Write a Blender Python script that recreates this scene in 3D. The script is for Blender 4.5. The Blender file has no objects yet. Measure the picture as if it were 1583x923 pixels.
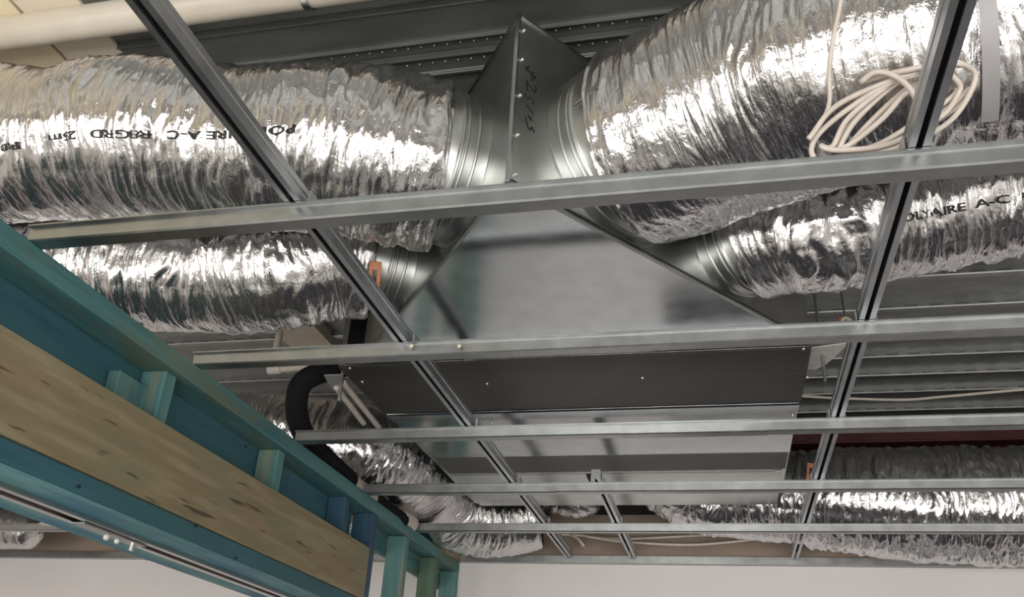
import bpy, math, random
import numpy as np

# ------------------------------------------------------------------ scene basics
sc = bpy.context.scene
col = sc.collection
sc.view_settings.view_transform = 'Standard'
try:
    sc.view_settings.look = 'None'
except Exception:
    pass
sc.view_settings.gamma = 1.0
sc.view_settings.use_curve_mapping = False
sc.view_settings.exposure = 0.08
random.seed(4)
rng = np.random.default_rng(7)
CAMZ = 1.57                      # eye height above the floor; heights below are given above the eye
V = np.array

# ------------------------------------------------------------------ camera
FPX = 1345.6
PITCH, YAW, ROLL = 0.48171, -0.24607, 0.05896
cp, sp, cy, sy, cr, sr = math.cos(PITCH), math.sin(PITCH), math.cos(YAW), math.sin(YAW), math.cos(ROLL), math.sin(ROLL)
FW = V([sy * cp, cy * cp, sp]); RT0 = V([cy, -sy, 0.]); UP0 = np.cross(RT0, FW)
RT = RT0 * cr + UP0 * sr; UPV = -RT0 * sr + UP0 * cr
from mathutils import Matrix, Vector
cam = bpy.data.cameras.new('camera')
cam.sensor_fit = 'HORIZONTAL'; cam.sensor_width = 36.0
cam.lens = 36.0 * FPX / 1583.0
cam.clip_start = 0.02; cam.clip_end = 100
camo = bpy.data.objects.new('camera', cam); col.objects.link(camo)
m = Matrix.Identity(4)
for i in range(3):
    m[i][0] = RT[i]; m[i][1] = UPV[i]; m[i][2] = -FW[i]
m[2][3] = CAMZ
camo.matrix_world = m
sc.camera = camo

def ray(x, y): return FW + RT * ((x - 791.5) / FPX) - UPV * ((y - 461.5) / FPX)
def U(x, y, zc): return ray(x, y) * zc
def PZ(x, y, z): d = ray(x, y); return d * (z / d[2])
def PY(x, y, Y): d = ray(x, y); return d * (Y / d[1])
def PX(x, y, X): d = ray(x, y); return d * (X / d[0])
def pj(P):
    P = np.asarray(P, float); z = P @ FW
    return np.stack([791.5 + FPX * (P @ RT) / z, 461.5 - FPX * (P @ UPV) / z], -1)

# ------------------------------------------------------------------ materials
def new_mat(name):
    mt = bpy.data.materials.new(name); mt.use_nodes = True
    nt = mt.node_tree; b = nt.nodes['Principled BSDF']
    return mt, nt, b

def noise_mat(name, c1, c2, rough=0.6, metal=0.0, scale=(8, 8, 8), detail=4, lo=0.35, hi=0.65, bump=0.0, bscale=None,
              rough2=None, coord='Object', extra=None):
    mt, nt, b = new_mat(name); N = nt.nodes; L = nt.links
    tc = N.new('ShaderNodeTexCoord'); mp = N.new('ShaderNodeMapping'); mp.inputs['Scale'].default_value = scale
    nz = N.new('ShaderNodeTexNoise'); nz.inputs['Detail'].default_value = detail; nz.inputs['Scale'].default_value = 1.0
    rp = N.new('ShaderNodeValToRGB'); rp.color_ramp.elements[0].position = lo; rp.color_ramp.elements[1].position = hi
    rp.color_ramp.elements[0].color = (*c1, 1); rp.color_ramp.elements[1].color = (*c2, 1)
    L.new(tc.outputs[coord], mp.inputs['Vector']); L.new(mp.outputs[0], nz.inputs['Vector'])
    L.new(nz.outputs['Fac'], rp.inputs['Fac'])
    out = rp.outputs['Color']
    if extra:                                   # (colour, scale, lo, hi): stains of a second colour
        mp2 = N.new('ShaderNodeMapping'); mp2.inputs['Scale'].default_value = extra[1]; mp2.inputs['Location'].default_value = (3.1, 1.7, 5.2)
        nz2 = N.new('ShaderNodeTexNoise'); nz2.inputs['Detail'].default_value = 3; nz2.inputs['Scale'].default_value = 1.0
        r2 = N.new('ShaderNodeValToRGB'); r2.color_ramp.elements[0].position = extra[2]; r2.color_ramp.elements[1].position = extra[3]
        mx = N.new('ShaderNodeMix'); mx.data_type = 'RGBA'
        L.new(tc.outputs[coord], mp2.inputs['Vector']); L.new(mp2.outputs[0], nz2.inputs['Vector']); L.new(nz2.outputs['Fac'], r2.inputs['Fac'])
        L.new(r2.outputs['Color'], mx.inputs[0]); L.new(out, mx.inputs[6]); mx.inputs[7].default_value = (*extra[0], 1)
        out = mx.outputs[2]
    L.new(out, b.inputs['Base Color'])
    b.inputs['Metallic'].default_value = metal; b.inputs['Roughness'].default_value = rough
    if rough2 is not None:
        mr = N.new('ShaderNodeMapRange'); mr.inputs[3].default_value = rough; mr.inputs[4].default_value = rough2
        L.new(nz.outputs['Fac'], mr.inputs[0]); L.new(mr.outputs[0], b.inputs['Roughness'])
    if bump:
        bm = N.new('ShaderNodeBump'); bm.inputs['Strength'].default_value = bump; bm.inputs['Distance'].default_value = 0.01
        L.new(nz.outputs['Fac'], bm.inputs['Height']); L.new(bm.outputs[0], b.inputs['Normal'])
    return mt

M = {}
M['galv'] = noise_mat('galvanised_steel', (.35, .363, .363), (.42, .433, .433), .30, 1.0, (22, 22, 22), 5, rough2=.42, bump=.02)
M['galv_sheet'] = noise_mat('galvanised_sheet', (.38, .40, .41), (.46, .48, .49), .12, 1.0, (10, 10, 10), 5, rough2=.24, bump=.015)
M['galv_plenum'] = noise_mat('galvanised_plenum_sheet', (.49, .52, .54), (.56, .59, .61), .11, 1.0, (14, 14, 14), 6, rough2=.20, bump=.012)
M['galv_rail'] = noise_mat('rail_steel', (.46, .48, .50), (.54, .56, .58), .34, 1.0, (20, 20, 20), 4, rough2=.46)
M['deck'] = noise_mat('deck_steel', (.30, .31, .305), (.38, .39, .38), .45, .7, (6, 25, 6), 4, rough2=.55)
M['deck_lip'] = noise_mat('deck_rib_steel', (.34, .345, .335), (.42, .425, .41), .38, .85, (9, 9, 9), 4)
M['dark_steel'] = noise_mat('dark_beam_steel', (.17, .178, .172), (.22, .228, .22), .42, .6, (5, 18, 5), 4)
M['galv_pale'] = noise_mat('pale_galvanised_sheet', (.60, .61, .60), (.68, .69, .68), .30, 1.0, (10, 10, 10), 5, rough2=.40)
M['galv_wall'] = noise_mat('galvanised_wall_sheet', (.46, .475, .46), (.54, .555, .54), .28, 1.0, (14, 14, 14), 6, rough2=.40, bump=.012)
M['brown_panel'] = noise_mat('dark_brown_panel', (.040, .033, .029), (.052, .044, .039), .50, 0, (7, 7, 7), 4, bump=.05)
M['brown_strip'] = noise_mat('grey_brown_strip', (.085, .078, .072), (.10, .092, .085), .50, 0, (7, 7, 7), 4)
M['black'] = noise_mat('black_rubber', (.009, .009, .010), (.014, .014, .015), .85, 0, (60, 60, 60), 4, bump=.1)
for k_ in ('black',): M[k_].node_tree.nodes['Principled BSDF'].inputs['Specular IOR Level'].default_value = .12
M['hole'] = noise_mat('dark_slot', (.012, .012, .013), (.018, .018, .018), .8, 0, (20, 20, 20), 2)
M['pvc'] = noise_mat('cream_pvc', (.60, .54, .45), (.66, .60, .51), .34, 0, (9, 9, 9), 3)
M['cable'] = noise_mat('white_cable', (.62, .55, .485), (.70, .63, .565), .45, 0, (30, 30, 30), 3)
M['cable_grey'] = noise_mat('pale_grey_plastic', (.56, .53, .49), (.66, .63, .60), .5, 0, (30, 30, 30), 3)
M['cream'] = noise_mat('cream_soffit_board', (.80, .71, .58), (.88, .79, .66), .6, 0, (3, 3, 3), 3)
M['cream_lit'] = noise_mat('yellow_cream_soffit_board', (.90, .80, .58), (.94, .86, .66), .6, 0, (3, 3, 3), 3)  # yellower cream, brightened as though lit: light put into the colour
M['packer'] = noise_mat('pale_board', (.70, .61, .50), (.78, .69, .58), .7, 0, (8, 8, 8), 3)
M['wall'] = noise_mat('white_plasterboard', (.79, .75, .74), (.83, .79, .78), .75, 0, (1.3, 1.3, 1.3), 3)
M['brown_wall'] = noise_mat('bare_brown_wall', (.26, .20, .155), (.33, .26, .20), .8, 0, (3, 3, 9), 4)
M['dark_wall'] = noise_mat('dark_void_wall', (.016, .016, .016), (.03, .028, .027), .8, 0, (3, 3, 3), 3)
M['oxide'] = noise_mat('red_oxide_steel', (.060, .012, .012), (.085, .020, .018), .5, 0, (8, 8, 8), 3)
M['floor'] = noise_mat('concrete_floor', (.50, .495, .48), (.58, .575, .56), .6, 0, (1.5, 1.5, 1.5), 6)
M['floor_dark'] = noise_mat('dark_floor_covering', (.050, .050, .066), (.070, .070, .090), .6, 0, (3, 3, 3), 4)  # made-up dark finish for the unseen floor ahead, darkens foil reflections
M['orange'] = noise_mat('orange_plastic', (.50, .17, .07), (.60, .24, .11), .45, 0, (30, 30, 30), 3)
M['ink'] = noise_mat('black_ink', (.012, .012, .012), (.02, .02, .02), .5, 0, (40, 40, 40), 2)
M['tape'] = noise_mat('grey_tape', (.36, .35, .36), (.42, .41, .42), .55, .2, (10, 10, 10), 3)
M['grey_plate'] = noise_mat('grey_bracket_plate', (.24, .245, .24), (.29, .295, .29), .5, 0, (10, 10, 10), 3)
M['white_tape'] = noise_mat('white_tape', (.50, .44, .39), (.58, .52, .47), .6, 0, (20, 20, 20), 3)
M['screw'] = noise_mat('bright_screw', (.75, .75, .72), (.85, .85, .82), .25, .9, (40, 40, 40), 2)
M['cream_dot'] = noise_mat('cream_plug', (.75, .68, .50), (.80, .74, .58), .5, 0, (40, 40, 40), 2)
M['alu'] = noise_mat('aluminium_track', (.50, .48, .47), (.60, .58, .57), .30, 1.0, (30, 3, 30), 3)
TEAL = dict(rough=.62, metal=0, lo=.36, hi=.64, detail=8, bump=.10)
M['teal_y'] = noise_mat('teal_pine_beam', (.045, .150, .165), (.095, .235, .225), scale=(26, 2.2, 26), extra=((.13, .175, .125), (12, 1.6, 12), .54, .68), **TEAL)
M['teal_light'] = noise_mat('pale_teal_pine', (.085, .25, .27), (.16, .36, .37), scale=(26, 2.6, 26), extra=((.06, .21, .29), (10, 2.2, 10), .50, .60), **TEAL)
M['teal_z'] = noise_mat('teal_pine_stud', (.065, .175, .185), (.115, .255, .235), scale=(26, 26, 2.4), extra=((.20, .24, .17), (16, 16, 1.2), .54, .64), **TEAL)
M['blue_y'] = noise_mat('blue_pine_beam', (.028, .105, .145), (.048, .155, .185), scale=(26, 2.0, 26), extra=((.04, .13, .15), (12, 2.4, 12), .46, .6), **TEAL)
M['blue_z'] = noise_mat('dark_blue_pine_stud', (.022, .065, .115), (.035, .095, .15), scale=(26, 26, 2.4), **TEAL)
M['green_z'] = noise_mat('green_pine_stud', (.055, .105, .070), (.085, .15, .095), scale=(26, 26, 2.4), **TEAL)

def ply_mat():
    mt, nt, b = new_mat('plywood'); N = nt.nodes; L = nt.links
    tc = N.new('ShaderNodeTexCoord')
    def nz(scale, detail, loc=(0, 0, 0)):
        mp = N.new('ShaderNodeMapping'); mp.inputs['Scale'].default_value = scale; mp.inputs['Location'].default_value = loc
        n = N.new('ShaderNodeTexNoise'); n.inputs['Scale'].default_value = 1; n.inputs['Detail'].default_value = detail
        L.new(tc.outputs['Object'], mp.inputs['Vector']); L.new(mp.outputs[0], n.inputs['Vector']); return n.outputs['Fac']
    r1 = N.new('ShaderNodeValToRGB'); e = r1.color_ramp.elements
    e[0].position = .32; e[0].color = (.225, .19, .112, 1); e[1].position = .66; e[1].color = (.335, .285, .178, 1)
    k = e.new(.5); k.color = (.27, .225, .125, 1)
    L.new(nz((14, 4.0, 40), 8), r1.inputs['Fac'])
    def stain(prev, color, scale, lo, hi, loc):
        r = N.new('ShaderNodeValToRGB'); r.color_ramp.elements[0].position = lo; r.color_ramp.elements[1].position = hi
        L.new(nz(scale, 4, loc), r.inputs['Fac'])
        mx = N.new('ShaderNodeMix'); mx.data_type = 'RGBA'; L.new(r.outputs['Color'], mx.inputs[0]); L.new(prev, mx.inputs[6]); mx.inputs[7].default_value = (*color, 1)
        return mx.outputs[2]
    c = stain(r1.outputs['Color'], (.235, .225, .135), (5, 4, 9), .52, .66, (2, 4, 1))      # greenish mildew bloom
    c = stain(c, (.30, .22, .13), (5, 2.6, 13), .55, .68, (7, 1, 3))                         # reddish heart streaks
    c = stain(c, (.10, .072, .045), (22, 4.5, 52), .655, .70, (1, 8, 6))                     # dark knots
    L.new(c, b.inputs['Base Color']); b.inputs['Roughness'].default_value = .68
    return mt
M['ply'] = ply_mat()

def foil_mat(name='aluminium_foil', base=.72):
    mt, nt, b = new_mat(name); N = nt.nodes; L = nt.links
    uv = N.new('ShaderNodeUVMap'); uv.uv_map = 'duct'
    def nz(scale, detail, rough=.55, dist=0.0):
        mp = N.new('ShaderNodeMapping'); mp.inputs['Scale'].default_value = (*scale, 1)
        n = N.new('ShaderNodeTexNoise'); n.inputs['Scale'].default_value = 1; n.inputs['Detail'].default_value = detail
        n.inputs['Roughness'].default_value = rough; n.inputs['Distortion'].default_value = dist
        L.new(uv.outputs[0], mp.inputs['Vector']); L.new(mp.outputs[0], n.inputs['Vector']); return n.outputs['Fac']
    a = nz((150, 16), 4, .6, .8); c = nz((60, 34), 4, .6, .5)
    ad = N.new('ShaderNodeMath'); ad.operation = 'ADD'; L.new(a, ad.inputs[0]); L.new(c, ad.inputs[1])
    bm = N.new('ShaderNodeBump'); bm.inputs['Strength'].default_value = .75; bm.inputs['Distance'].default_value = .003
    L.new(ad.outputs[0], bm.inputs['Height']); L.new(bm.outputs[0], b.inputs['Normal'])
    b.inputs['Base Color'].default_value = (base, base * .985, base * .985, 1)
    b.inputs['Metallic'].default_value = .985; b.inputs['Roughness'].default_value = .12
    return mt
M['foil'] = foil_mat()

# ------------------------------------------------------------------ mesh helpers
ORG = {}
class MB:
    def __init__(s): s.v = []; s.f = []; s.uv = None; s.n = 0
    def add(s, verts, faces):
        verts = np.asarray(verts, float)
        s.v.append(verts); n = s.n
        s.f += [tuple(i + n for i in f) for f in faces]; s.n += len(verts)
        return s
    def box(s, x0, x1, y0, y1, z0, z1):
        x0, x1 = min(x0, x1), max(x0, x1); y0, y1 = min(y0, y1), max(y0, y1); z0, z1 = min(z0, z1), max(z0, z1)
        v = [(x, y, z) for z in (z0, z1) for y in (y0, y1) for x in (x0, x1)]
        return s.add(v, [(0, 2, 3, 1), (4, 5, 7, 6), (0, 1, 5, 4), (2, 6, 7, 3), (0, 4, 6, 2), (1, 3, 7, 5)])
    def prism(s, poly, a, b):
        """poly: list of 3-vectors offsets closed outline; swept from point a to b"""
        P = np.asarray(poly, float); n = len(P)
        v = np.concatenate([P + a, P + b])
        f = [(i, (i + 1) % n, n + (i + 1) % n, n + i) for i in range(n)] + [tuple(range(n - 1, -1, -1)), tuple(range(n, 2 * n))]
        return s.add(v, f)
    def profx(s, prof, x0, x1):       # (y,z) outline along X
        return s.prism([(0, y, z) for y, z in prof], V([x0, 0, 0]), V([x1, 0, 0]))
    def profy(s, prof, y0, y1):       # (x,z) outline along Y
        return s.prism([(x, 0, z) for x, z in prof], V([0, y0, 0]), V([0, y1, 0]))
    def tube(s, pts, r, n=12, cap=True):
        pts = np.asarray(pts, float); T, A, B = frames(pts)
        rr = np.broadcast_to(np.asarray(r, float), (len(pts),))
        th = np.linspace(0, 2 * math.pi, n, endpoint=False)
        v = (pts[:, None, :] + rr[:, None, None] * (np.cos(th)[None, :, None] * A[:, None, :] + np.sin(th)[None, :, None] * B[:, None, :])).reshape(-1, 3)
        f = []
        for i in range(len(pts) - 1):
            for j in range(n):
                k = (j + 1) % n
                f.append((i * n + j, i * n + k, (i + 1) * n + k, (i + 1) * n + j))
        if cap: f += [tuple(range(n - 1, -1, -1)), tuple((len(pts) - 1) * n + j for j in range(n))]
        return s.add(v, f)
    def cyl(s, a, b, r, n=16): return s.tube([a, b], r, n)
    def lathe(s, c, ax, prof, n=72):
        """prof: list of (distance along axis, radius); open ends"""
        ax = np.asarray(ax, float); ax = ax / np.linalg.norm(ax)
        return s.tube([np.asarray(c) + ax * d for d, r in prof], [r for d, r in prof], n, cap=False)
    def ball(s, c, r, n=10):
        prof = [(-r * math.cos(t), max(1e-4, r * math.sin(t))) for t in np.linspace(0.02, math.pi - .02, n)]
        return s.lathe(c, (0, 0, 1), prof, 12)
    def strip(s, pts, nrm, w, t=.001):
        """flat ribbon of width w lying on a surface with normals nrm"""
        pts = np.asarray(pts, float); nrm = np.broadcast_to(np.asarray(nrm, float), pts.shape)
        d = np.gradient(pts, axis=0); sd = np.cross(d, nrm); sd /= np.linalg.norm(sd, axis=1)[:, None]
        a = pts + sd * w / 2; b = pts - sd * w / 2
        v = np.concatenate([a, b, a + nrm * t, b + nrm * t]); n = len(pts); f = []
        for i in range(n - 1):
            f += [(i, i + 1, n + i + 1, n + i), (2 * n + i, 3 * n + i, 3 * n + i + 1, 2 * n + i + 1), (i, 2 * n + i, 2 * n + i + 1, i + 1), (n + i, n + i + 1, 3 * n + i + 1, 3 * n + i)]
        f += [(0, n, 3 * n, 2 * n), (n - 1, 3 * n - 1, 4 * n - 1, 2 * n - 1)]
        return s.add(v, f)
    def build(s, name, mat, parent=None, smooth=False, bevel=0.0, uv=None, angle=None):
        v = np.concatenate(s.v)
        v = v + V([0, 0, CAMZ])
        if parent is None:
            o0 = V([(v[:, 0].min() + v[:, 0].max()) / 2, (v[:, 1].min() + v[:, 1].max()) / 2, v[:, 2].min()])
        else:
            o0 = ORG[parent.name]
        me = bpy.data.meshes.new(name)
        me.from_pydata((v - o0).tolist(), [], s.f); me.update()
        ob = bpy.data.objects.new(name, me); col.objects.link(ob)
        me.materials.append(M[mat] if isinstance(mat, str) else mat)
        if uv is not None:
            ul = me.uv_layers.new(name='duct')
            li = np.empty(len(me.loops), dtype=np.int32); me.loops.foreach_get('vertex_index', li)
            ul.data.foreach_set('uv', uv[li].astype(np.float32).ravel())
        if smooth:
            me.polygons.foreach_set('use_smooth', [True] * len(me.polygons))
            if angle:
                try: me.set_sharp_from_angle(angle=angle)
                except Exception: pass
        if bevel:
            bv = ob.modifiers.new('bevel', 'BEVEL'); bv.width = bevel; bv.segments = 2; bv.limit_method = 'ANGLE'
        if parent is None: ob.location = o0
        else: ob.parent = parent
        ORG[ob.name] = o0
        return ob

def frames(pts):
    pts = np.asarray(pts, float); T = np.gradient(pts, axis=0); T /= np.linalg.norm(T, axis=1)[:, None]
    A = np.zeros_like(T); up = V([0, 0, 1.]) if abs(T[0, 2]) < .9 else V([1., 0, 0])
    a = up - T[0] * (up @ T[0]); A[0] = a / np.linalg.norm(a)
    for i in range(1, len(T)):
        a = A[i - 1] - T[i] * (A[i - 1] @ T[i]); A[i] = a / np.linalg.norm(a)
    return T, A, np.cross(T, A)

def catmull(pts, ds):
    P = np.asarray(pts, float); P = np.vstack([2 * P[0] - P[1], P, 2 * P[-1] - P[-2]]); out = []
    for i in range(1, len(P) - 2):
        n = max(2, int(np.linalg.norm(P[i + 1, :3] - P[i, :3]) / ds)); t = np.linspace(0, 1, n, endpoint=False)[:, None]
        out.append(.5 * (2 * P[i] + (P[i + 1] - P[i - 1]) * t + (2 * P[i - 1] - 5 * P[i] + 4 * P[i + 1] - P[i + 2]) * t ** 2 + (3 * P[i] - P[i - 1] - 3 * P[i + 1] + P[i + 2]) * t ** 3))
    out.append(P[-2:-1]); Q = np.vstack(out)
    a = np.concatenate([[0], np.cumsum(np.linalg.norm(np.diff(Q[:, :3], axis=0), axis=1))]); t = np.linspace(0, a[-1], max(3, int(a[-1] / ds)))
    return np.stack([np.interp(t, a, Q[:, i]) for i in range(Q.shape[1])], -1)

def tag(o, label=None, cat=None, group=None, kind=None):
    if label: o['label'] = label
    if cat: o['category'] = cat
    if group: o['group'] = group
    if kind: o['kind'] = kind
    return o
def thing(name, loc, label, cat, group=None):
    o = bpy.data.objects.new(name, None); col.objects.link(o); o.empty_display_size = .05
    o.location = V(loc) + V([0, 0, CAMZ]); ORG[o.name] = V(loc) + V([0, 0, CAMZ])
    return tag(o, label, cat, group)
def struct(mb, name, mat, **k): return tag(mb.build(name, mat, **k), kind='structure')

# ------------------------------------------------------------------ noise for foil
TAB = rng.random((512, 512)) * 2 - 1
def vn(x, y, per, seed, lin=False):
    xi = np.floor(x).astype(int); yi = np.floor(y).astype(int); fx = x - xi; fy = y - yi
    
    if not lin: fx = fx * fx * (3 - 2 * fx); fy = fy * fy * (3 - 2 * fy)
    def h(a, b): return TAB[(a + seed * 37) % 512, (np.mod(b, per) + seed * 61) % 512]
    return (h(xi, yi) * (1 - fx) + h(xi + 1, yi) * fx) * (1 - fy) + (h(xi, yi + 1) * (1 - fx) + h(xi + 1, yi + 1) * fx) * fy

class Duct:
    def __init__(s, pts, seed, ds=.0027, nth=220, ends=('round', None), amp=1.0):
        """pts: list of (x,y,z,R)"""
        C = catmull(pts, ds); s.c = C[:, :3]; s.R = C[:, 3].copy()
        s.T, s.A, s.B = frames(s.c)
        s.s = np.concatenate([[0], np.cumsum(np.linalg.norm(np.diff(s.c, axis=0), axis=1))]); L = s.s[-1]
        for k, e in enumerate(ends):
            if e:
                d = s.s if k == 0 else L - s.s
                w = e if isinstance(e, float) else .014
                q = np.clip(1 - d / w, 0, 1)
                s.R *= 1 - (.97 if isinstance(e, float) else .10) * q ** 2.5
        s.nth = nth; th = np.linspace(0, 2 * math.pi, nth, endpoint=False); s.th = th
        S, TH = np.meshgrid(s.s, th, indexing='ij'); R = np.repeat(s.R[:, None], nth, 1)
        Rm = float(np.median(s.R)); circ = 2 * math.pi * Rm
        vv = TH * Rm
        def lay(la, lc, sd, warp=0.0, lin=False):
            per = max(3, int(round(circ / lc))); y = TH / (2 * math.pi) * per
            x = (S + warp) / la
            return vn(x, y, per, sd, lin)
        w0 = .020 * lay(.09, .16, seed + 1) + .010 * lay(.05, .07, seed + 2)
        rid = lambda n: 1 - np.abs(n) * 2
        d = .0030 * rid(lay(.0110, .070, seed + 3, w0, True)) + .0024 * lay(.034, .12, seed + 4, w0) + .0042 * lay(.10, .12, seed + 5)
        d += .0017 * rid(lay(.0068, .045, seed + 6, w0 * 1.3, True)) + .0020 * rid(lay(.019, .10, seed + 9, w0, True)) + .0007 * lay(.010, .020, seed + 7, 0, True)
        per = .05
        d += .0016 * np.sin((S + TH / (2 * math.pi) * per) / per * 2 * math.pi)
        mask = .55 + .9 * np.clip(lay(.12, .2, seed + 8) + .4, 0, 1)
        s.D = d * mask * amp
        s.X = s.c[:, None, :] + (R + s.D)[:, :, None] * (np.cos(TH)[:, :, None] * s.A[:, None, :] + np.sin(TH)[:, :, None] * s.B[:, None, :])
        s.UVc = np.stack([S, TH * Rm], -1)
    def mesh(s, name, parent, mat='foil'):
        n, k = s.X.shape[:2]; X = s.X.reshape(-1, 3)
        i = np.arange(n - 1)[:, None] * k; j = np.arange(k)[None, :]; j2 = (j + 1) % k
        f = np.stack([i + j, i + j2, i + k + j2, i + k + j], -1).reshape(-1, 4)
        mb = MB(); mb.v = [X]; mb.n = len(X); mb.f = [tuple(q) for q in f.tolist()]
        return mb.build(name, mat, parent, smooth=True, uv=s.UVc.reshape(-1, 2))
    def at(s, sv, tv, off):
        """points on the nominal surface at axial distance sv and angle tv (arrays)"""
        sv = np.asarray(sv, float); tv = np.asarray(tv, float)
        f = np.interp(sv, s.s, np.arange(len(s.s))); i = np.clip(f.astype(int), 0, len(s.s) - 2); w = (f - i)[:, None]
        g = np.mod(tv, 2 * math.pi) / (2 * math.pi) * s.nth; jj = g.astype(int) % s.nth
        lp = lambda a: a[i] * (1 - w) + a[i + 1] * w
        nrm = np.cos(tv)[:, None] * lp(s.A) + np.sin(tv)[:, None] * lp(s.B)
        rr = np.interp(sv, s.s, s.R) + s.D[i, jj] + off
        return lp(s.c) + rr[:, None] * nrm, nrm
    def find(s, x, y):
        """(s, theta) of the camera-facing surface point seen at photo pixel x, y"""
        X = s.X; p = pj(X.reshape(-1, 3)).reshape(X.shape[0], X.shape[1], 2)
        nr = X - s.c[:, None, :]; facing = (nr * X).sum(-1) < 0
        d = (p[..., 0] - x) ** 2 + (p[..., 1] - y) ** 2; d[~facing] = 1e9
        i, j = np.unravel_index(np.argmin(d), d.shape); return s.s[i], s.th[j]
    def text(s, body, px0, px1, height, parent, up_sign, name='printed_word'):
        s0, t0 = s.find(*px0); s1, t1 = s.find(*px1)
        cu = bpy.data.curves.new('lettering', 'FONT'); cu.body = body; cu.size = 1.0; cu.extrude = 0; cu.resolution_u = 3; cu.offset = .018
        ob = bpy.data.objects.new('lettering', cu); col.objects.link(ob)
        dg = bpy.context.evaluated_depsgraph_get(); me = bpy.data.meshes.new_from_object(ob.evaluated_get(dg))
        import bmesh
        bm = bmesh.new(); bm.from_mesh(me)
        bmesh.ops.triangulate(bm, faces=bm.faces)
        for _ in range(3):
            es = [e for e in bm.edges if e.calc_length() > .16]
            if not es: break
            bmesh.ops.subdivide_edges(bm, edges=es, cuts=1); bmesh.ops.triangulate(bm, faces=bm.faces)
        P = V([v.co[:] for v in bm.verts]); F = [tuple(v.index for v in f.verts) for f in bm.faces]
        bm.free(); bpy.data.objects.remove(ob); bpy.data.meshes.remove(me); bpy.data.curves.remove(cu)
        x0 = P[:, 0].min(); w = P[:, 0].max() - x0; u = (P[:, 0] - x0) / w
        h = P[:, 1] / .7 * height
        if abs(t1 - t0) > math.pi: t1 -= math.copysign(2 * math.pi, t1 - t0)
        sv = s0 + (s1 - s0) * u; tv = t0 + (t1 - t0) * u + up_sign * h / float(np.median(s.R))
        # sit on the highest wrinkle nearby so the ink follows the foil
        Q, n = s.at(sv, tv, .0025)
        px = P[:, 0]; order = np.argsort(px); gaps = [(px[order[i]] + px[order[i + 1]]) / 2 for i in range(len(px) - 1) if px[order[i + 1]] - px[order[i]] > .16]
        lim = [-1e9] + gaps + [1e9]
        for a, b in zip(lim[:-1], lim[1:]):
            keep = np.nonzero((px >= a) & (px < b))[0]; idx = {int(k): i for i, k in enumerate(keep)}
            mb = MB(); mb.add(Q[keep], [tuple(idx[i] for i in f) for f in F if all(i in idx for i in f)])
            mb.build(name, 'ink', parent, smooth=True)['label'] = 'black printed lettering'

# ================================================================== SETTING
XL, XR, YB, YF = -5.2, 4.2, 4.29, -2.3
ZF, ZD = -CAMZ, 1.55
struct(MB().box(XL - .2, XR + .2, YF - .2, .5, ZF - .1, ZF), 'floor', 'floor')  # unseen floor, pale on this side to brighten the foil highlights
struct(MB().box(XL - .2, XR + .2, .5, YB + .7, ZF - .1, ZF), 'floor_covering', 'floor_dark')  # unseen dark half, added so the lower foil reflects dark
# steel deck overhead: flat pans with down-standing ribs
deck = MB().box(XL - .2, XR + .2, YF - .2, YB + .3, ZD + .05, ZD + .12)
lips = MB()
ribs = [-3.4, -2.9, -2.4, -1.9, -1.4, -.9, -.4, .1, .6, 1.0, 1.93, 2.14, 2.35, 2.56, 2.85, 3.09, 3.31, 3.53, 3.73, 3.93, 4.165]
prev = YF - .2
def lip(y, w=.030, h=.026):
    lips.profx([(y - w * .25, ZD + .052), (y - w * .5, ZD - h + .004), (y - w * .42, ZD - h), (y + w * .42, ZD - h), (y + w * .5, ZD - h + .004), (y + w * .25, ZD + .052)], XL, XR)
for y in ribs:
    deck.profx([(prev, ZD + .055), (prev, ZD), (y - .012, ZD), (y - .012, ZD + .055)], XL, XR); prev = y + .012
    lip(y)
deck.profx([(prev, ZD + .055), (prev, ZD), (YB + .3, ZD), (YB + .3, ZD + .055)], XL, XR)
ce = struct(deck, 'ceiling', 'deck')
struct(lips, 'ceiling_rib', 'deck_lip', parent=ce)
emb = MB()
for y in ribs[-7:]:
    for x in np.arange(-2.6, 3.4, .085):
        emb.box(x, x + .045, y - .0170, y - .0145, ZD - .021, ZD - .013)
tag(emb.build('ceiling_embossment', 'dark_steel', ce), kind='structure')
# dark perforated steel channel fixed under the deck
bm_ = MB()
y0, y1, y2, y3 = 1.385, 1.498, 1.548, 1.618
bm_.profx([(y0, ZD - .001), (y0, ZD - .022), (y0 + .004, ZD - .022), (y0 + .004, ZD - .012), (y1 - .004, ZD - .012), (y1 - .004, ZD - .022), (y1, ZD - .022), (y1, ZD - .001)], -1.418, 3.0)
bm_.profx([(y1 + .001, ZD - .001), (y1 + .001, ZD - .016), (y1 + .006, ZD - .016), (y1 + .008, ZD - .008), (y2 - .012, ZD - .008), (y2 - .010, ZD - .001)], -1.418, 3.0)
bm_.profx([(y2, ZD - .001), (y2, ZD - .020), (y2 + .006, ZD - .020), (y2 + .008, ZD - .008), (y3 - .010, ZD - .008), (y3 - .008, ZD - .018), (y3, ZD - .018), (y3, ZD - .001)], -1.418, 3.0)
bo = tag(bm_.build('steel_channel', 'dark_steel', bevel=.0012), 'dark folded steel channel with two rows of dimples under the roof deck', 'channel')
dm = MB()
for k, x in enumerate(np.arange(-1.40, 1.9, .034)):
    dm.ball((x, y1 + .022, ZD - .008), .0042, 6)
    dm.ball((x + .012, y2 + .030, ZD - .008), .0042, 6)
tag(dm.build('dimple', 'galv', bo, smooth=True), kind='stuff')
# cream soffit, left of the deck
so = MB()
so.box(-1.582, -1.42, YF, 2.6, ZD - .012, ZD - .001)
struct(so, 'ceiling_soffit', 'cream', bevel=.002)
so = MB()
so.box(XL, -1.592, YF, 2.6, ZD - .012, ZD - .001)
struct(so, 'ceiling_soffit', 'cream_lit', bevel=.002)

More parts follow.
